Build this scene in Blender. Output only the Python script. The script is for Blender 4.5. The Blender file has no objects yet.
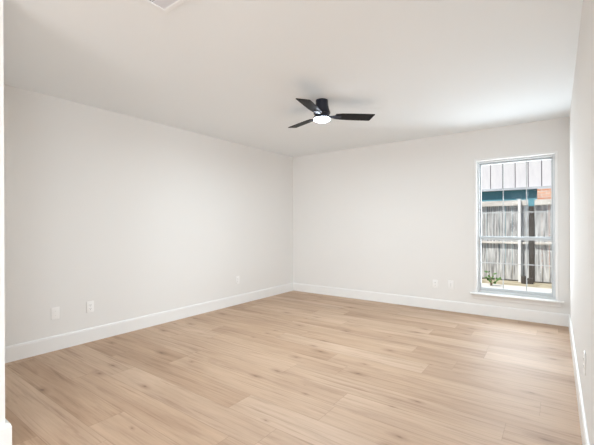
import bpy, bmesh, math, random
from mathutils import Matrix, Vector

S = bpy.context.scene
C = S.collection
random.seed(7)
PI = math.pi

# ------------------------------------------------------------------ camera
CAM_H = 1.1933
YAW = 0.6325236
ROLL = -0.0044836
F_PX = 354.24
cam_d = bpy.data.cameras.new('camera')
cam_d.sensor_fit = 'HORIZONTAL'
cam_d.sensor_width = 36.0
cam_d.lens = F_PX / 594.0 * 36.0
cam_d.shift_y = (225.22 - 222.5) / 594.0
cam_d.clip_start = 0.02
cam = bpy.data.objects.new('camera', cam_d)
C.objects.link(cam)
cam.matrix_world = (Matrix.Translation((0, 0, CAM_H)) @ Matrix.Rotation(YAW, 4, 'Z')
                    @ Matrix.Rotation(PI / 2, 4, 'X') @ Matrix.Rotation(ROLL, 4, 'Z'))
S.camera = cam

# ------------------------------------------------------------------ view, world, sun, large lights
S.view_settings.view_transform = 'Standard'
S.view_settings.look = 'None'
S.view_settings.gamma = 1.0
S.view_settings.use_curve_mapping = False
S.view_settings.exposure = 0.0
S.cycles.diffuse_bounces = 8
S.cycles.max_bounces = 14
S.cycles.transparent_max_bounces = 16
S.cycles.sample_clamp_indirect = 6.0
S.cycles.use_denoising = True

world = bpy.data.worlds.new('sky')
S.world = world
world.use_nodes = True
wn = world.node_tree
sky = wn.nodes.new('ShaderNodeTexSky')
sky.sky_type = 'NISHITA'
sky.sun_disc = False
sky.sun_elevation = math.radians(58)
sky.sun_rotation = math.radians(200)
bg = wn.nodes['Background']
bg.inputs['Strength'].default_value = 0.085
wn.links.new(sky.outputs['Color'], bg.inputs['Color'])

sun_d = bpy.data.lights.new('sun', 'SUN')
sun_d.energy = 5.8
sun_d.angle = 0.01
sun_d.color = (1.0, 0.95, 0.88)
sun = bpy.data.objects.new('sun', sun_d)
C.objects.link(sun)
sun.rotation_euler = Vector((0.22, 0.5, -0.86)).to_track_quat('-Z', 'Y').to_euler()


def area(name, loc, direction, sx, sy, energy, color):
    d = bpy.data.lights.new(name, 'AREA')
    d.shape = 'RECTANGLE'
    d.size, d.size_y = sx, sy
    d.energy = energy
    d.color = color
    o = bpy.data.objects.new(name, d)
    C.objects.link(o)
    o.location = loc
    o.rotation_euler = Vector(direction).to_track_quat('-Z', 'Z').to_euler()
    return o


# added fill light behind the camera; the rear wall has no opening
area('rear_fill', (0.5, -3.85, 1.25), (0, 1, 0), 3.6, 2.2, 196, (0.86, 0.93, 0.985))
# added fill light from the right to brighten the left wall; no window there
area('side_fill', (2.5, -1.15, 1.35), (-1, 0.35, 0), 2.2, 1.9, 92, (0.78, 0.90, 0.99))
# daylight of the open sky at the bedroom window
area('window_daylight', (-0.44, 5.46, 1.2), (0, -1, 0.12), 0.75, 1.6, 34, (0.85, 0.93, 1.0))

# ------------------------------------------------------------------ helpers


def lin(r, g, b):
    def f(c):
        c /= 255.0
        return c / 12.92 if c <= 0.04045 else ((c + 0.055) / 1.055) ** 2.4
    return (f(r), f(g), f(b), 1.0)


def mat(name, col, rough=0.6, metal=0.0, spec=0.5, noise=None, bump=None):
    m = bpy.data.materials.new(name)
    m.use_nodes = True
    nt = m.node_tree
    b = nt.nodes['Principled BSDF']
    b.inputs['Base Color'].default_value = col
    b.inputs['Roughness'].default_value = rough
    b.inputs['Metallic'].default_value = metal
    b.inputs['Specular IOR Level'].default_value = spec
    tc = nt.nodes.new('ShaderNodeTexCoord')
    if noise:
        col2, scale, stretch = noise
        mp = nt.nodes.new('ShaderNodeMapping')
        mp.inputs['Scale'].default_value = stretch
        nz = nt.nodes.new('ShaderNodeTexNoise')
        nz.inputs['Scale'].default_value = scale
        nz.inputs['Detail'].default_value = 6
        rp = nt.nodes.new('ShaderNodeValToRGB')
        rp.color_ramp.elements[0].position = 0.32
        rp.color_ramp.elements[1].position = 0.68
        rp.color_ramp.elements[0].color = col
        rp.color_ramp.elements[1].color = col2
        nt.links.new(tc.outputs['Object'], mp.inputs['Vector'])
        nt.links.new(mp.outputs['Vector'], nz.inputs['Vector'])
        nt.links.new(nz.outputs['Fac'], rp.inputs['Fac'])
        nt.links.new(rp.outputs['Color'], b.inputs['Base Color'])
    if bump:
        scale, strength, dist = bump
        n2 = nt.nodes.new('ShaderNodeTexNoise')
        n2.inputs['Scale'].default_value = scale
        n2.inputs['Detail'].default_value = 3
        bp = nt.nodes.new('ShaderNodeBump')
        bp.inputs['Strength'].default_value = strength
        bp.inputs['Distance'].default_value = dist
        nt.links.new(tc.outputs['Object'], n2.inputs['Vector'])
        nt.links.new(n2.outputs['Fac'], bp.inputs['Height'])
        nt.links.new(bp.outputs['Normal'], b.inputs['Normal'])
    return m


def box(bm, x0, x1, y0, y1, z0, z1, bev=0.0, seg=2):
    vs = [bm.verts.new((x, y, z)) for x in (x0, x1) for y in (y0, y1) for z in (z0, z1)]
    fs = [(0, 1, 3, 2), (4, 6, 7, 5), (0, 4, 5, 1), (2, 3, 7, 6), (0, 2, 6, 4), (1, 5, 7, 3)]
    faces = [bm.faces.new([vs[i] for i in f]) for f in fs]
    if bev > 0:
        es = list({e for f in faces for e in f.edges})
        bmesh.ops.bevel(bm, geom=es, offset=bev, segments=seg, affect='EDGES', profile=0.5)
    return faces


def lathe(bm, prof, n=48, cx=0, cy=0):
    rings = []
    for r, z in prof:
        if r < 1e-6:
            rings.append([bm.verts.new((cx, cy, z))])
        else:
            rings.append([bm.verts.new((cx + r * math.cos(2 * PI * k / n), cy + r * math.sin(2 * PI * k / n), z))
                          for k in range(n)])
    for a, b in zip(rings, rings[1:]):
        for k in range(n):
            k2 = (k + 1) % n
            if len(a) == 1 and len(b) == 1:
                continue
            if len(a) == 1:
                bm.faces.new((a[0], b[k2], b[k]))
            elif len(b) == 1:
                bm.faces.new((a[k], a[k2], b[0]))
            else:
                bm.faces.new((a[k], a[k2], b[k2], b[k]))


def extrude_profile(bm, prof, p0, p1, out, m0=0.0, m1=0.0):
    """sweep a (distance from wall, height) profile from p0 to p1 on the floor plan; out = unit vector off the wall.
    m0/m1: mitre factors at the two ends."""
    p0, p1, out = Vector(p0), Vector(p1), Vector(out)
    d = (p1 - p0).normalized()
    A, B = [], []
    for q, z in prof:
        a = p0 + out * q + d * (m0 * q)
        b = p1 + out * q + d * (m1 * q)
        A.append(bm.verts.new((a.x, a.y, z)))
        B.append(bm.verts.new((b.x, b.y, z)))
    n = len(prof)
    for i in range(n):
        j = (i + 1) % n
        bm.faces.new((A[i], A[j], B[j], B[i]))
    bm.faces.new(A[::-1])
    bm.faces.new(B)


def tube(bm, pts, radii, n=8):
    rings = []
    for i, p in enumerate(pts):
        p = Vector(p)
        t = (Vector(pts[min(i + 1, len(pts) - 1)]) - Vector(pts[max(i - 1, 0)])).normalized()
        a = t.orthogonal().normalized()
        b = t.cross(a)
        rings.append([bm.verts.new(p + radii[i] * (math.cos(2 * PI * k / n) * a + math.sin(2 * PI * k / n) * b))
                      for k in range(n)])
    for a, b in zip(rings, rings[1:]):
        for k in range(n):
            bm.faces.new((a[k], a[(k + 1) % n], b[(k + 1) % n], b[k]))
    bm.faces.new(rings[0][::-1])
    bm.faces.new(rings[-1])


def obj(name, bm, m, parent=None, smooth=False):
    bmesh.ops.recalc_face_normals(bm, faces=bm.faces[:])
    me = bpy.data.meshes.new(name)
    bm.to_mesh(me)
    bm.free()
    me.materials.append(m)
    if smooth:
        me.polygons.foreach_set('use_smooth', [True] * len(me.polygons))
        try:
            me.set_sharp_from_angle(angle=math.radians(40))
        except Exception:
            pass
    o = bpy.data.objects.new(name, me)
    C.objects.link(o)
    if parent:
        o.parent = parent
    return o


def nb():
    return bmesh.new()


def boxobj(name, dims, m, parent=None, bev=0.0, smooth=False):
    bm = nb()
    box(bm, *dims, bev=bev)
    return obj(name, bm, m, parent, smooth)


def struct(name, bm, m, parent=None, smooth=False):
    o = obj(name, bm, m, parent, smooth)
    if not parent:
        o['kind'] = 'structure'
    return o


def empty(name, loc=(0, 0, 0), rotz=0.0):
    o = bpy.data.objects.new(name, None)
    o.empty_display_size = 0.1
    C.objects.link(o)
    o.location = loc
    o.rotation_euler = (0, 0, rotz)
    return o


def tag(o, label, cat, group=None):
    o['label'] = label
    o['category'] = cat
    if group:
        o['group'] = group
    return o


def copy_tree(o, parent=None):
    c = o.copy()
    C.objects.link(c)
    if parent:
        c.parent = parent
    for ch in list(o.children):
        copy_tree(ch, c)
    return c


# ------------------------------------------------------------------ materials
M_wall = mat('wall_paint', (0.79, 0.777, 0.760, 1), 0.85, spec=0.25, bump=(260, 0.06, 0.002))
M_ceil = mat('ceiling_paint', (0.85, 0.88, 0.90, 1), 0.9, spec=0.2, bump=(200, 0.08, 0.002))
M_trim = mat('trim_paint', (0.83, 0.825, 0.815, 1), 0.35, spec=0.5)
M_vinyl = mat('shaded_sash_vinyl', (0.50, 0.525, 0.54, 1), 0.35, spec=0.4)  # grey darkened to hold the backlit shade of the inner sash faces
M_frame = mat('pale_frame_vinyl', (0.66, 0.68, 0.69, 1), 0.35, spec=0.4)
M_plate = mat('outlet_plastic', (0.88, 0.87, 0.86, 1), 0.3)
M_slot = mat('slot_black', (0.03, 0.03, 0.03, 1), 0.6)
M_screw = mat('screw_paint', (0.7, 0.7, 0.69, 1), 0.35, metal=0.3)
M_fan = mat('fan_black', (0.008, 0.011, 0.024, 1), 0.42)  # blue in the black stands in for lamp light reflected on the housing
M_blade = mat('blade_black_wood', (0.004, 0.004, 0.005, 1), 0.5, spec=0.18, noise=((0.010, 0.008, 0.008, 1), 14, (1, 14, 1)))
M_vent = mat('vent_enamel', (0.72, 0.74, 0.79, 1), 0.35)
M_duct = mat('duct_dark', (0.12, 0.12, 0.13, 1), 0.7)
M_ext = mat('house_siding', (0.5, 0.47, 0.42, 1), 0.8)
M_shingle = mat('roof_shingle', (0.16, 0.15, 0.14, 1), 0.9, noise=((0.26, 0.24, 0.22, 1), 20, (1, 1, 1)))
M_soil = mat('dry_ground', lin(182, 172, 152), 0.95, noise=(lin(146, 138, 116), 5, (1, 1, 1)), bump=(40, 0.5, 0.02))
M_conc = mat('patio_concrete', lin(214, 212, 208), 0.9, noise=(lin(202, 200, 196), 8, (1, 1, 1)))
M_picket = mat('weathered_picket', lin(213, 213, 213), 0.9, noise=(lin(116, 115, 116), 2.6, (11, 1, 0.8)), bump=(60, 0.4, 0.01))
M_rail = mat('weathered_rail', lin(222, 218, 212), 0.85, noise=(lin(190, 184, 178), 3, (1, 6, 6)))
M_dark_brown = mat('dark_brown', lin(84, 78, 74), 0.9, noise=(lin(60, 55, 52), 4, (8, 8, 1)))
M_post = mat('pale_post', lin(232, 232, 232), 0.5)
M_teal = mat('teal_siding', lin(100, 156, 174), 0.7)
M_board = mat('pale_board', lin(232, 230, 234), 0.7, noise=(lin(222, 220, 226), 3, (4, 1, 1)))
M_joint = mat('joint_grey', lin(110, 105, 112), 0.9)  # dark grey backing visible in the board joints
M_fascia = mat('fascia_grey', lin(190, 195, 205), 0.7)
M_leaf = mat('leaf_green', lin(92, 128, 62), 0.6, noise=(lin(60, 100, 50), 6, (1, 1, 1)))
M_stem = mat('stem_brown', lin(110, 90, 60), 0.8)
M_knob = mat('satin_nickel', (0.55, 0.54, 0.52, 1), 0.35, metal=1.0)


def glass_mat():
    m = bpy.data.materials.new('window_glass')
    m.use_nodes = True
    nt = m.node_tree
    nt.nodes.clear()
    out = nt.nodes.new('ShaderNodeOutputMaterial')
    mix = nt.nodes.new('ShaderNodeMixShader')
    tr = nt.nodes.new('ShaderNodeBsdfTransparent')
    tr.inputs['Color'].default_value = (0.97, 0.985, 0.985, 1)
    gl = nt.nodes.new('ShaderNodeBsdfGlossy')
    gl.inputs['Roughness'].default_value = 0.02
    fr = nt.nodes.new('ShaderNodeFresnel')
    fr.inputs['IOR'].default_value = 1.1
    nt.links.new(fr.outputs['Fac'], mix.inputs['Fac'])
    nt.links.new(tr.outputs[0], mix.inputs[1])
    nt.links.new(gl.outputs[0], mix.inputs[2])
    nt.links.new(mix.outputs[0], out.inputs['Surface'])
    return m


M_glass = glass_mat()


def emit_mat(name, col, strength):
    m = bpy.data.materials.new(name)
    m.use_nodes = True
    nt = m.node_tree
    b = nt.nodes['Principled BSDF']
    b.inputs['Base Color'].default_value = (0.9, 0.9, 0.9, 1)
    b.inputs['Emission Color'].default_value = col
    b.inputs['Emission Strength'].default_value = strength
    return m


M_lamp = emit_mat('opal_diffuser_lit', (0.78, 0.86, 1.0, 1), 38.0)


def brick_mat():
    m = bpy.data.materials.new('pale_brick')
    m.use_nodes = True
    nt = m.node_tree
    b = nt.nodes['Principled BSDF']
    b.inputs['Roughness'].default_value = 0.9
    tc = nt.nodes.new('ShaderNodeTexCoord')
    mp = nt.nodes.new('ShaderNodeMapping')
    mp.inputs['Rotation'].default_value = (PI / 2, 0, 0)
    br = nt.nodes.new('ShaderNodeTexBrick')
    br.inputs['Color1'].default_value = lin(228, 172, 142)
    br.inputs['Color2'].default_value = lin(205, 140, 110)
    br.inputs['Mortar'].default_value = lin(215, 210, 205)
    br.inputs['Scale'].default_value = 1.0
    br.inputs['Brick Width'].default_value = 0.24
    br.inputs['Row Height'].default_value = 0.085
    br.inputs['Mortar Size'].default_value = 0.012
    nt.links.new(tc.outputs['Object'], mp.inputs['Vector'])
    nt.links.new(mp.outputs['Vector'], br.inputs['Vector'])
    nt.links.new(br.outputs['Color'], b.inputs['Base Color'])
    return m


M_brick = brick_mat()

PLANK_W = 0.213
PLANK_Y0 = 0.112
PLANK_L = 1.55


def floor_mat():
    m = bpy.data.materials.new('oak_plank_floor')
    m.use_nodes = True
    nt = m.node_tree
    N, L = nt.nodes, nt.links
    b = N['Principled BSDF']

    def math_(op, a, c=None):
        n = N.new('ShaderNodeMath')
        n.operation = op
        for i, v in enumerate((a, c)):
            if v is None:
                continue
            if isinstance(v, (int, float)):
                n.inputs[i].default_value = v
            else:
                L.new(v, n.inputs[i])
        return n.outputs[0]

    def wnoise(vec):
        n = N.new('ShaderNodeTexWhiteNoise')
        n.noise_dimensions = '3D'
        L.new(vec, n.inputs['Vector'])
        return n

    def comb(x, y, z):
        n = N.new('ShaderNodeCombineXYZ')
        for i, v in enumerate((x, y, z)):
            if isinstance(v, (int, float)):
                n.inputs[i].default_value = v
            else:
                L.new(v, n.inputs[i])
        return n.outputs[0]

    def noise(vec, scale, detail=6, rough=0.6, dist=0.0):
        n = N.new('ShaderNodeTexNoise')
        n.inputs['Scale'].default_value = scale
        n.inputs['Detail'].default_value = detail
        n.inputs['Roughness'].default_value = rough
        n.inputs['Distortion'].default_value = dist
        L.new(vec, n.inputs['Vector'])
        return n.outputs['Fac']

    def ramp(fac, stops):
        n = N.new('ShaderNodeValToRGB')
        cr = n.color_ramp
        while len(cr.elements) < len(stops):
            cr.elements.new(0.5)
        for e, (p, c) in zip(cr.elements, stops):
            e.position = p
            e.color = c
        L.new(fac, n.inputs['Fac'])
        return n.outputs['Color']

    def mixc(kind, fac, a, c):
        n = N.new('ShaderNodeMix')
        n.data_type = 'RGBA'
        n.blend_type = kind
        if isinstance(fac, (int, float)):
            n.inputs[0].default_value = fac
        else:
            L.new(fac, n.inputs[0])
        for i, v in ((6, a), (7, c)):
            if isinstance(v, tuple):
                n.inputs[i].default_value = v
            else:
                L.new(v, n.inputs[i])
        return n.outputs[2]

    tc = N.new('ShaderNodeTexCoord')
    sp = N.new('ShaderNodeSeparateXYZ')
    L.new(tc.outputs['Object'], sp.inputs[0])
    x, y = sp.outputs[0], sp.outputs[1]
    yr = math_('DIVIDE', math_('ADD', y, 20 * PLANK_W - PLANK_Y0), PLANK_W)
    row = math_('FLOOR', yr)
    fy = math_('FRACT', yr)
    r30 = math_('SUBTRACT', row, 30.0)
    rq = math_('MULTIPLY', math_('MULTIPLY', r30, math_('SUBTRACT', row, 31.0)), 0.29)
    stag = math_('ADD', math_('ADD', math_('MULTIPLY', r30, 1.18), 1.25), rq)
    xr = math_('DIVIDE', math_('ADD', math_('ADD', x, 30.0), stag), PLANK_L)
    col = math_('FLOOR', xr)
    fx = math_('FRACT', xr)
    pid = wnoise(comb(row, col, 0.5))
    rid, rcol = pid.outputs['Value'], pid.outputs['Color']
    sc = N.new('ShaderNodeSeparateColor')
    L.new(rcol, sc.inputs[0])
    off1 = math_('MULTIPLY', sc.outputs[0], 40.0)
    off2 = math_('MULTIPLY', sc.outputs[1], 40.0)
    # grain: long streaks along the plank
    gv = comb(math_('ADD', math_('MULTIPLY', x, 1.5), off1), math_('ADD', math_('MULTIPLY', y, 21.0), off2), off1)
    grain = noise(gv, 1.0, 7, 0.62, 0.5)
    gv2 = comb(math_('ADD', math_('MULTIPLY', x, 6.0), off2), math_('ADD', math_('MULTIPLY', y, 110.0), off1), off2)
    fine = noise(gv2, 1.0, 4, 0.7)
    gv3 = comb(math_('ADD', math_('MULTIPLY', x, 0.9), off2), math_('ADD', math_('MULTIPLY', y, 4.0), off1), off1)
    broad = noise(gv3, 1.0, 3, 0.5, 0.3)
    base = ramp(rid, [(0.0, lin(182, 152, 125)), (0.5, lin(194, 165.5, 140)), (0.85, lin(199, 172, 148)), (1.0, lin(202, 176, 153))])
    c1 = mixc('MULTIPLY', 0.7, base, ramp(grain, [(0.28, (0.60, 0.53, 0.47, 1)), (0.47, (0.94, 0.93, 0.92, 1)), (0.72, (1.06, 1.06, 1.06, 1))]))
    c2 = mixc('MULTIPLY', 0.5, c1, ramp(fine, [(0.3, (0.84, 0.82, 0.80, 1)), (0.6, (1, 1, 1, 1))]))
    c3 = mixc('MULTIPLY', 0.9, c2, ramp(broad, [(0.3, (0.80, 0.75, 0.70, 1)), (0.62, (1.04, 1.04, 1.04, 1))]))
    gv4 = comb(math_('ADD', math_('MULTIPLY', x, 1.3), off2), math_('ADD', math_('MULTIPLY', y, 46.0), off1), off1)
    streak = noise(gv4, 1.0, 3, 0.5, 0.8)
    c3 = mixc('MULTIPLY', 0.68, c3, ramp(streak, [(0.27, (0.62, 0.54, 0.48, 1)), (0.43, (0.97, 0.965, 0.96, 1)), (0.6, (1.02, 1.02, 1.02, 1))]))
    # knots
    vo = N.new('ShaderNodeTexVoronoi')
    vo.voronoi_dimensions = '2D'
    vo.inputs['Scale'].default_value = 1.0
    vo.inputs['Randomness'].default_value = 1.0
    kd = noise(comb(math_('MULTIPLY', x, 7.0), math_('MULTIPLY', y, 20.0), 0.0), 1.0, 3)
    kv = comb(math_('ADD', math_('MULTIPLY', x, 1.7), math_('MULTIPLY', kd, 0.10)),
              math_('ADD', math_('MULTIPLY', y, 4.2), math_('MULTIPLY', kd, 0.10)), 0.0)
    L.new(kv, vo.inputs['Vector'])
    ks = N.new('ShaderNodeSeparateColor')
    L.new(vo.outputs['Color'], ks.inputs[0])
    rad = math_('MULTIPLY', math_('MAXIMUM', math_('SUBTRACT', ks.outputs[0], 0.40), 0.0), 0.38)
    kn = math_('DIVIDE', vo.outputs['Distance'], math_('ADD', rad, 0.001))
    kmask = ramp(kn, [(0.0, (1, 1, 1, 1)), (0.13, (0.8, 0.8, 0.8, 1)), (0.3, (0.36, 0.36, 0.36, 1)), (1.0, (0, 0, 0, 1))])
    c4 = mixc('MULTIPLY', kmask, c3, (0.43, 0.34, 0.28, 1))
    # seams
    ey = math_('MINIMUM', fy, math_('SUBTRACT', 1.0, fy))
    ex = math_('MINIMUM', fx, math_('SUBTRACT', 1.0, fx))
    sy = math_('LESS_THAN', ey, 0.0016 / PLANK_W)
    sx = math_('LESS_THAN', ex, 0.0016 / PLANK_L)
    seam = math_('MAXIMUM', sy, sx)
    c5 = mixc('MULTIPLY', math_('MULTIPLY', seam, 0.4), c4, (0.45, 0.38, 0.32, 1))
    L.new(c5, b.inputs['Base Color'])
    b.inputs['Roughness'].default_value = 0.56
    b.inputs['Specular IOR Level'].default_value = 0.75
    bp = N.new('ShaderNodeBump')
    bp.inputs['Strength'].default_value = 0.12
    bp.inputs['Distance'].default_value = 0.002
    L.new(math_('SUBTRACT', fine, seam), bp.inputs['Height'])
    L.new(bp.outputs['Normal'], b.inputs['Normal'])
    return m


M_floor = floor_mat()

# ------------------------------------------------------------------ room shell
XL, XR, YB, YN, H = -3.899, 0.1235, 5.193, 0.603, 2.44
T = 0.113                     # inner wall thickness
TO = 0.16                     # outer wall thickness
STUB = -2.385                 # end of the short wall beside the opening
AX0, AX1, AY0 = -5.2, 2.6, -4.2   # adjoining room

bm = nb(); box(bm, AX0 - .2, AX1 + .2, AY0 - .2, YB + TO, -0.12, 0.0)
struct('floor', bm, M_floor)
bm = nb(); box(bm, AX0 - .2, AX1 + .2, AY0 - .2, YB + TO, H, H + 0.12)
struct('ceiling', bm, M_ceil)
bm = nb(); box(bm, XL - T, XL, YN, YB + TO, 0, H)
struct('wall_left', bm, M_wall)
bm = nb(); box(bm, XR, XR + T, YN - T, YB + TO, 0, H)
struct('wall_right', bm, M_wall)
# back wall with the window opening
WX0, WX1, WZ0, WZ1 = -0.853, -0.013, 0.273, 2.030
bm = nb()
box(bm, XL, WX0, YB, YB + TO, 0, H)
box(bm, WX1, XR, YB, YB + TO, 0, H)
box(bm, WX0, WX1, YB, YB + TO, 0, WZ0)
box(bm, WX0, WX1, YB, YB + TO, WZ1, H)
struct('wall_back', bm, M_wall)
# short wall beside the opening the camera looks through
bm = nb(); box(bm, AX0, STUB, YN - T, YN, 0, H)
struct('wall_front', bm, M_wall)
# adjoining room
bm = nb(); box(bm, AX0 - .12, AX0, AY0, YN, 0, H)
struct('wall_hall_left', bm, M_wall)
bm = nb(); box(bm, AX1, AX1 + .12, AY0, YN, 0, H)
struct('wall_hall_right', bm, M_wall)
bm = nb(); box(bm, XR + T, AX1, YN - T, YN, 0, H)
struct('wall_hall_front', bm, M_wall)
bm = nb(); box(bm, AX0, AX1, AY0 - .12, AY0, 0, H)
struct('wall_hall_rear', bm, M_wall)

# baseboards: 140 mm, eased top
BB = [(0, 0), (0.0155, 0), (0.0155, 0.122), (0.0135, 0.128), (0.0135, 0.133), (0.009, 0.1395), (0.004, 0.1415), (0, 0.1415)]
bm = nb(); extrude_profile(bm, BB, (XL, YN), (XL, YB), (1, 0), 1, -1)
struct('baseboard_left', bm, M_trim)
bm = nb(); extrude_profile(bm, BB, (XL, YB), (XR, YB), (0, -1), 1, -1)
struct('baseboard_back', bm, M_trim)
bm = nb(); extrude_profile(bm, BB, (XR, YB), (XR, YN - T), (-1, 0), 1, 1)
extrude_profile(bm, BB, (XR, YN - T), (AX1, YN - T), (0, -1), -1, -1)
struct('baseboard_right', bm, M_trim)
BF = [(q * 1.5, z) for q, z in BB]
bm = nb()
extrude_profile(bm, BF, (STUB, YN), (XL, YN), (0, 1), -1, -1)
extrude_profile(bm, BF, (STUB, YN - T), (STUB, YN), (1, 0), -1, 1)
extrude_profile(bm, BF, (AX0, YN - T), (STUB, YN - T), (0, -1), 0, 1)
struct('baseboard_front', bm, M_trim)

# house roof over both rooms (its eave shades the ground below the window)
bm = nb()
box(bm, AX0 - .8, AX1 + .8, AY0 - .8, YB + TO + .45, H + .14, H + .24)
struct('roof', bm, M_shingle)

# ------------------------------------------------------------------ window
win = empty('window_1', (0, YB, 0)); win['kind'] = 'structure'


def wbox(name, dims, m, parent, bev=0.0):
    """box with y measured outwards from the inner wall face"""
    bm = nb()
    for d in (dims if isinstance(dims[0], (tuple, list)) else [dims]):
        box(bm, *d, bev=bev)
    return obj(name, bm, m, parent)


# narrow casing on the wall face
cw = 0.026
wbox('casing', [(WX0 - cw, WX0, -0.012, 0.0, WZ0 + .018, WZ1 + cw), (WX1, WX1 + cw, -0.012, 0.0, WZ0 + .018, WZ1 + cw),
                (WX0, WX1, -0.012, 0.0, WZ1, WZ1 + cw)], M_trim, win, 0.003)
wbox('stool', (-0.932, 0.070, -0.058, 0.0, WZ0 - .001, WZ0 + .018), M_trim, win, 0.005)
wbox('sill_board', (WX0, WX1, 0.0, 0.085, WZ0 - .001, WZ0 + .018), M_trim, win)
wbox('apron', (-0.905, 0.045, -0.016, 0.0, 0.212, WZ0 - .002), M_wall, win, 0.004)
# vinyl frame
fy0, fy1 = 0.062, 0.150
fw = 0.022
z0 = WZ0 + .018
wbox('window_frame', [(WX0, WX0 + fw, fy0, fy1, z0, WZ1), (WX1 - fw, WX1, fy0, fy1, z0, WZ1),
                      (WX0 + fw, WX1 - fw, fy0, fy1, WZ1 - fw, WZ1), (WX0 + fw, WX1 - fw, fy0, fy1, z0, z0 + .026)],
     M_frame, win, 0.003)
GX0, GX1 = -0.815, -0.050


def sash(name, sx0, sx1, zb, zt, rail_b, rail_t, ya, yb, hz):
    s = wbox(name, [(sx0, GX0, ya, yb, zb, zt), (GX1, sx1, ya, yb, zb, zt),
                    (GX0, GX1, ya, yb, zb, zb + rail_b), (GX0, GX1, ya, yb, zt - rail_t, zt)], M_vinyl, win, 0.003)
    ym = (ya + yb) / 2
    wbox('pane', (GX0 - .005, GX1 + .005, ym - .003, ym + .003, zb + rail_b - .005, zt - rail_t + .005), M_glass, s)
    g = []
    for k in (1, 2):
        xx = GX0 + (GX1 - GX0) * k / 3
        g.append((xx - .0055, xx + .0055, ym - .010, ym - .004, zb + rail_b, zt - rail_t))
    for hh in hz:
        g.append((GX0, GX1, ym - .0105, ym - .0035, hh - .0055, hh + .0055))
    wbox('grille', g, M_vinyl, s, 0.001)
    return s


sx0, sx1 = WX0 + fw + .001, WX1 - fw - .001
sash('lower_sash', sx0, sx1, z0 + .027, 1.026, 0.040, 0.036, fy0 + .004, fy0 + .036, [0.686])
sash('upper_sash', sx0, sx1, 0.990, WZ1 - fw - .001, 0.046, 0.022, fy0 + .044, fy0 + .078, [1.346, 1.656])
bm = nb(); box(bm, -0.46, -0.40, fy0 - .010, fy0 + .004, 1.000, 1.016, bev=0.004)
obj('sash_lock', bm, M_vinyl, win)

# ------------------------------------------------------------------ ceiling fan
FX, FY = -1.888, 3.005
fan = empty('ceiling_fan', (FX, FY, H))
tag(fan, 'black three-blade flush-mount ceiling fan with lit round light', 'ceiling fan')
bm = nb()
lathe(bm, [(0, 0), (0.060, 0), (0.061, -0.004), (0.061, -0.030), (0.063, -0.050), (0.070, -0.085), (0.080, -0.112), (0.083, -0.122), (0.083, -0.134), (0, -0.134)])
obj('motor_housing', bm, M_fan, fan, True)
bm = nb()
lathe(bm, [(0, -0.134), (0.070, -0.134), (0.074, -0.138), (0.074, -0.168), (0, -0.168)])
obj('blade_hub', bm, M_fan, fan, True)
bm = nb()
lathe(bm, [(0, -0.168), (0.082, -0.168), (0.085, -0.171), (0.085, -0.184), (0.0805, -0.186), (0.0, -0.186)])
obj('light_ring', bm, M_fan, fan, True)
bm = nb()
lathe(bm, [(0, -0.1855), (0.080, -0.1855), (0.0805, -0.196), (0.075, -0.202), (0.062, -0.2065), (0.035, -0.2085), (0, -0.209)])
obj('light_diffuser', bm, M_lamp, fan, True)


def blade_mesh():
    bm = nb()
    # plan outline (along blade, across): slim root, parallel sides, slanted tip
    up = [(0.135, 0.046), (0.20, 0.058), (0.30, 0.063), (0.41, 0.0645), (0.498, 0.065)]
    dn = [(0.527, -0.062), (0.521, -0.065), (0.41, -0.0645), (0.30, -0.063), (0.20, -0.058), (0.135, -0.046)]
    pts = up + [(0.506, 0.060)] + dn
    a = math.radians(-11)
    t = 0.003
    top = [bm.verts.new((x, y * math.cos(a), y * math.sin(a) + t)) for x, y in pts]
    bot = [bm.verts.new((x, y * math.cos(a), y * math.sin(a) - t)) for x, y in pts]
    bm.faces.new(top)
    bm.faces.new(bot[::-1])
    n = len(pts)
    for i in range(n):
        j = (i + 1) % n
        bm.faces.new((top[i], bot[i], bot[j], top[j]))
    return bm


def bracket_mesh():
    bm = nb()
    a = math.radians(-11)
    secs = [(0.060, 0.020, 0.0), (0.100, 0.022, 0.5), (0.135, 0.032, 1.0), (0.195, 0.026, 1.0)]
    rings = []
    for x, w, k in secs:
        r = []
        for y, dz in ((-w, -0.009), (w, -0.009), (w, -0.0032), (-w, -0.0032)):
            r.append(bm.verts.new((x, y * math.cos(a * k), y * math.sin(a * k) + dz)))
        rings.append(r)
    for p, q in zip(rings, rings[1:]):
        for i in range(4):
            bm.faces.new((p[i], p[(i + 1) % 4], q[(i + 1) % 4], q[i]))
    bm.faces.new(rings[0][::-1]); bm.faces.new(rings[-1])
    return bm


b0 = obj('blade', blade_mesh(), M_blade, fan)
k0 = obj('blade_bracket', bracket_mesh(), M_fan, b0)
b0.location = (0, 0, -0.157)
b0.rotation_euler = (0, 0, math.radians(42.5))
for ang in (162.5, 283.5):
    b = copy_tree(b0, fan)
    b.rotation_euler = (0, 0, math.radians(ang))

lamp_d = bpy.data.lights.new('fan_lamp', 'AREA')
lamp_d.shape = 'DISK'
lamp_d.size = 0.16
lamp_d.energy = 36
lamp_d.color = (0.80, 0.93, 1.0)
lamp = bpy.data.objects.new('fan_lamp', lamp_d)
C.objects.link(lamp)
lamp.location = (0, 0, -0.214)
lamp.parent = fan

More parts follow.
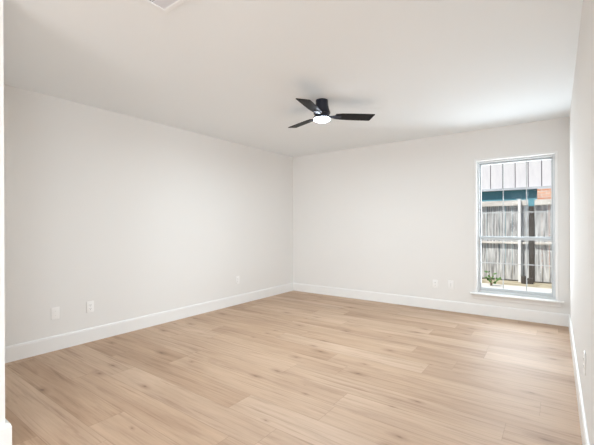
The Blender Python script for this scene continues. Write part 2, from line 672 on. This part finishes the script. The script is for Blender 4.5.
# ------------------------------------------------------------------ ceiling register
VX0, VY1 = -1.840, 1.220
vent = empty('ceiling_vent', (VX0 + .19, VY1 - .115, H))
tag(vent, 'white slatted air register in the ceiling at the top edge', 'air vent')
hw, hh = 0.19, 0.115
bm = nb()
bo, bi = (hw, hh), (hw - .032, hh - .032)
prof = [(0.0, -0.0005), (0.0, -0.004), (0.006, -0.008), (0.028, -0.009), (0.032, -0.006), (0.032, -0.0005)]
rings = []
for q, z in prof:
    rings.append([bm.verts.new((sx * (hw - q), sy * (hh - q), z)) for sx, sy in ((-1, -1), (1, -1), (1, 1), (-1, 1))])
for p, q in zip(rings, rings[1:] + rings[:1]):
    for i in range(4):
        bm.faces.new((p[i], p[(i + 1) % 4], q[(i + 1) % 4], q[i]))
obj('vent_frame', bm, M_ceil, vent)
bm = nb(); box(bm, -bi[0], bi[0], -bi[1], bi[1], -0.0015, -0.0003)
obj('duct_back', bm, M_duct, vent)
bm = nb()
nl = 11
for k in range(nl):
    yy = -bi[1] + (k + .5) * 2 * bi[1] / nl
    s = -1 if k < nl / 2 else 1
    v = [bm.verts.new((x, yy + s * dy, z)) for x in (-bi[0], bi[0]) for dy, z in ((-.006, -.0025), (.006, -.0065), (.006, -.0075), (-.006, -.0035))]
    for i in range(4):
        bm.faces.new((v[i], v[(i + 1) % 4], v[4 + (i + 1) % 4], v[4 + i]))
    bm.faces.new(v[0:4]); bm.faces.new(v[4:8][::-1])
obj('louvres', bm, M_vent, vent)
bm = nb(); box(bm, -0.006, 0.006, -hh + .026, hh - .026, -.0092, -.0075)
obj('damper_bar', bm, M_vent, vent)

# ------------------------------------------------------------------ outlets and wall plates (face towards +local -y)


def plate_bm():
    bm = nb()
    box(bm, -0.036, 0.036, -0.0065, -0.0002, -0.0585, 0.0585, bev=0.004, seg=3)
    return bm


def screw(parent, x, z):
    bm = nb()
    n = 12
    fr = [bm.verts.new((x + .0032 * math.cos(2 * PI * k / n), -.0078, z + .0032 * math.sin(2 * PI * k / n))) for k in range(n)]
    bk = [bm.verts.new((x + .0036 * math.cos(2 * PI * k / n), -.0060, z + .0036 * math.sin(2 * PI * k / n))) for k in range(n)]
    bm.faces.new(fr)
    for k in range(n):
        bm.faces.new((fr[k], bk[k], bk[(k + 1) % n], fr[(k + 1) % n]))
    return obj('screw', bm, M_screw, parent)


def duplex(loc, rotz, label, group):
    t = empty('wall_outlet', loc, rotz)
    tag(t, label, 'outlet', group)
    obj('cover_plate', plate_bm(), M_plate, t, True)
    for s in (1, -1):
        bm = nb()
        zc = s * 0.0195
        n = 24
        pr = []
        for k in range(n):
            a = 2 * PI * k / n
            pr.append((0.017 * math.cos(a), max(-0.0125, min(0.0125, 0.017 * math.sin(a)))))
        fr = [bm.verts.new((px, -0.0088, zc + pz)) for px, pz in pr]
        bk = [bm.verts.new((px * 1.03, -0.0060, zc + pz * 1.03)) for px, pz in pr]
        bm.faces.new(fr)
        for k in range(n):
            bm.faces.new((fr[k], bk[k], bk[(k + 1) % n], fr[(k + 1) % n]))
        r = obj('receptacle', bm, M_plate, t)
        bm = nb()
        for xs, hs in ((-.0062, .0045), (.0062, .0035)):
            box(bm, xs - .0012, xs + .0012, -0.0092, -0.0086, zc + .002 - hs, zc + .002 + hs)
        box(bm, -.0022, .0022, -0.0092, -0.0086, zc - .0095, zc - .0055)
        obj('slots', bm, M_slot, r)
    screw(t, 0, 0)
    return t


ZO = 0.358
G = 'wall outlets above the baseboards'
duplex((XL, 1.690, ZO), PI / 2, 'white duplex outlet on left wall, right of the blank plate', G)
duplex((XL, 3.790, ZO + .010), PI / 2, 'white duplex outlet on left wall, nearest the far corner', G)
duplex((-1.387, YB, ZO - .004), 0, 'white duplex outlet on back wall, left of the slotted plate', G)
duplex((XR, 2.47, 0.440), -PI / 2, 'white outlet seen edge-on on the right wall', G)
# blank cover on the left wall
t = empty('blank_plate', (XL, 1.373, ZO - .003), PI / 2)
tag(t, 'blank white wall plate, nearest plate along the left wall', 'wall plate')
obj('cover_plate', plate_bm(), M_plate, t, True)
screw(t, 0, 0.021); screw(t, 0, -0.021)
# plate with a tall rectangular insert on the back wall
t = empty('jack_plate', (-1.180, YB, ZO + .004))
tag(t, 'white wall plate with tall slot on back wall, nearest the window', 'wall plate')
obj('cover_plate', plate_bm(), M_plate, t, True)
bm = nb(); box(bm, -0.0165, 0.0165, -0.0085, -0.0060, -0.033, 0.033, bev=0.0015)
ins = obj('insert', bm, M_plate, t)
bm = nb(); box(bm, -0.0045, 0.0045, -0.0090, -0.0083, -0.024, 0.024)
obj('slot', bm, M_screw, ins)
screw(t, 0, 0.046); screw(t, 0, -0.046)

# ------------------------------------------------------------------ outside
GZ = -0.12
bm = nb(); box(bm, -14, 14, 8.78, 30, GZ - .1, GZ)
struct('ground', bm, M_soil)
bm = nb(); box(bm, -14, 14, YB + TO, 8.78, GZ - .1, GZ + .012)
struct('patio', bm, M_conc)

# fence
FYp = 9.56
fence = empty('wood_fence', (-0.9, FYp, GZ))
tag(fence, 'weathered grey wooden picket fence outside the window', 'fence')


def fobj(name, bm, m, parent=fence):
    bmesh.ops.translate(bm, verts=bm.verts[:], vec=(0.9, -FYp, -GZ))
    return obj(name, bm, m, parent)


GAP0, GAP1 = -0.508, -0.405       # gap between the fence sections, filled by a dark strip
bm = nb()
x = -5.5
while x < 4.5:
    w = 0.128 + random.uniform(-.006, .006)
    if x + w > GAP0 and x < GAP1:
        if x < GAP0:
            w = GAP0 - x - .004
            if w < 0.03:
                x = GAP1 + .004
                continue
        else:
            x = GAP1 + .004
            continue
    dz = random.uniform(-.012, .012)
    dy = random.uniform(-.004, .004)
    vs = box(bm, x, x + w, FYp + dy, FYp + dy + .018, GZ + .03, 1.66 + dz)
    x += w + random.uniform(.004, .009)
fobj('picket_panel', bm, M_picket)
for zz, hgt in ((1.620, 0.12), (0.745, 0.045)):
    for xa, xb in ((-5.5, GAP0 - .01), (GAP1 + .01, 4.6)):
        bm = nb(); box(bm, xa, xb, FYp - .075, FYp - .004, zz, zz + hgt, bev=.003)
        fobj('rail', bm, M_rail)
for px in (-3.9, 2.1):
    bm = nb(); box(bm, px - .045, px + .045, FYp + .02, FYp + .11, GZ - .05, 1.70)
    fobj('post', bm, M_rail)
bm = nb(); box(bm, GAP0, GAP1, FYp - .03, FYp + .09, GZ, 1.60, bev=.004)  # dark strip stands in for the darkness seen in the open gap
o = fobj('gap_dark_strip', bm, M_dark_brown); o['label'] = 'dark brown strip in the fence gap'
bm = nb(); box(bm, -0.705, -0.652, FYp - .15, FYp - .098, GZ, 1.75, bev=.006)
box(bm, -0.711, -0.646, FYp - .156, FYp - .092, 1.75, 1.765, bev=.004)
bmesh.ops.translate(bm, verts=bm.verts[:], vec=(0.9, -FYp, -GZ))
o = obj('slim_post', bm, M_post, fence); o['label'] = 'slim pale metal post'

# dark garden blocks at the foot of the dark strip in the fence gap
for i, (bx_, w, hgt) in enumerate(((-0.585, .11, .16), (-0.475, .11, .12))):
    bm = nb()
    box(bm, -w / 2, w / 2, -.06, .06, 0, hgt, bev=.012)
    o = obj('stone_block', bm, M_dark_brown)
    o.location = (bx_, FYp - .26 + .03 * i, GZ)
    tag(o, ('low dark block at the foot of the pale post', 'taller dark block at the foot of the dark strip in the fence gap')[i], 'block',
        'dark blocks by the fence')

# neighbouring building: teal wall under a pale standing-seam roof, with a brick wing
NY = 13.0
nh = empty('neighbour_house', (0, NY + .5, GZ))
tag(nh, 'teal neighbouring house with pale vertical boards above, behind the fence', 'house')


def nobj(name, bm, m, parent=nh):
    bmesh.ops.translate(bm, verts=bm.verts[:], vec=(0, -(NY + .5), -GZ))
    return obj(name, bm, m, parent)


bm = nb(); box(bm, -8, 6, NY + .13, NY + 5.5, GZ, 2.34)
nobj('teal_wall', bm, M_teal)
EZ, TZ = 2.36, 3.9
# board cladding of the upper wall: separate vertical boards with open joints, overhanging the teal wall
bm = nb(); box(bm, -8.5, 6.5, NY + .02, NY + .55, EZ - .02, TZ)
nobj('upper_wall', bm, M_joint)
bm = nb()
xs = -1.385 - 0.342 * 20
while xs < 6.2:
    box(bm, xs + .011, xs + .342 - .011, NY, NY + .025, EZ - .02, TZ, bev=.004)
    xs += .342
nobj('cladding_boards', bm, M_board, nh)
bm = nb(); box(bm, -8.5, 6.5, NY - .03, NY + .12, EZ - .09, EZ - .022)
nobj('fascia', bm, M_fascia)
bm = nb()
v = [bm.verts.new(p) for p in ((-8.8, NY - .4, TZ - .05), (6.8, NY - .4, TZ - .05), (6.8, NY + 3, TZ + .7), (-8.8, NY + 3, TZ + .7),
                               (6.8, NY + 6.4, TZ - .05), (-8.8, NY + 6.4, TZ - .05))]
for f in ((0, 1, 2, 3), (3, 2, 4, 5), (0, 3, 5), (1, 4, 2), (0, 5, 4, 1)):
    bm.faces.new([v[i] for i in f])
nobj('roof', bm, M_shingle)
bm = nb(); box(bm, -0.47, 3.5, NY - .1, NY + .128, GZ, 2.262)
nobj('brick_wing', bm, M_brick)

# small leafy plant on the patio just outside the window
pl = empty('leafy_plant', (-1.13, 8.48, GZ + .012))
pl.scale = (.85, .85, .85)
tag(pl, 'small green leafy sprig outside the lower left window pane', 'plant')
stems = [[(0, 0, 0), (.03, .0, .10), (.0, .01, .20), (-.05, 0, .33)],
         [(0, 0, 0), (.05, -.02, .08), (.10, -.02, .13), (.17, -.01, .15)],
         [(0, 0, 0), (-.02, .02, .12), (-.07, .03, .21)],
         [(0, 0, 0), (.01, .02, .16), (.05, .03, .30)]]
bm = nb()
for st in stems:
    tube(bm, st, [.007 - .0012 * i for i in range(len(st))], 6)
obj('stem', bm, M_stem, pl)
bm = nb()
rnd = random.Random(3)
for st in stems:
    for p in st[1:]:
        for k in range(2):
            d = Vector((rnd.uniform(-1, 1), rnd.uniform(-1, .3), rnd.uniform(-.2, .8))).normalized()
            side = d.cross(Vector((rnd.uniform(-.3, .3), -.6, .8))).normalized()
            nrm = d.cross(side).normalized()
            l = rnd.uniform(.07, .115)
            w = l * .33
            P = Vector(p)
            q = [P, P + d * l * .35 + side * w + nrm * .006, P + d * l * .7 + side * w * .75 + nrm * .004, P + d * l - nrm * .012,
                 P + d * l * .7 - side * w * .75 + nrm * .004, P + d * l * .35 - side * w + nrm * .006]
            mid = [P + d * l * .35 - nrm * .004, P + d * l * .7 - nrm * .006]
            V = [bm.verts.new(t_) for t_ in q]
            m1, m2 = [bm.verts.new(t_) for t_ in mid]
            bm.faces.new((V[0], V[1], m1)); bm.faces.new((V[1], V[2], m2, m1)); bm.faces.new((V[2], V[3], m2))
            bm.faces.new((V[3], V[4], m2)); bm.faces.new((V[4], V[5], m1, m2)); bm.faces.new((V[5], V[0], m1))
obj('leaves', bm, M_leaf, pl)
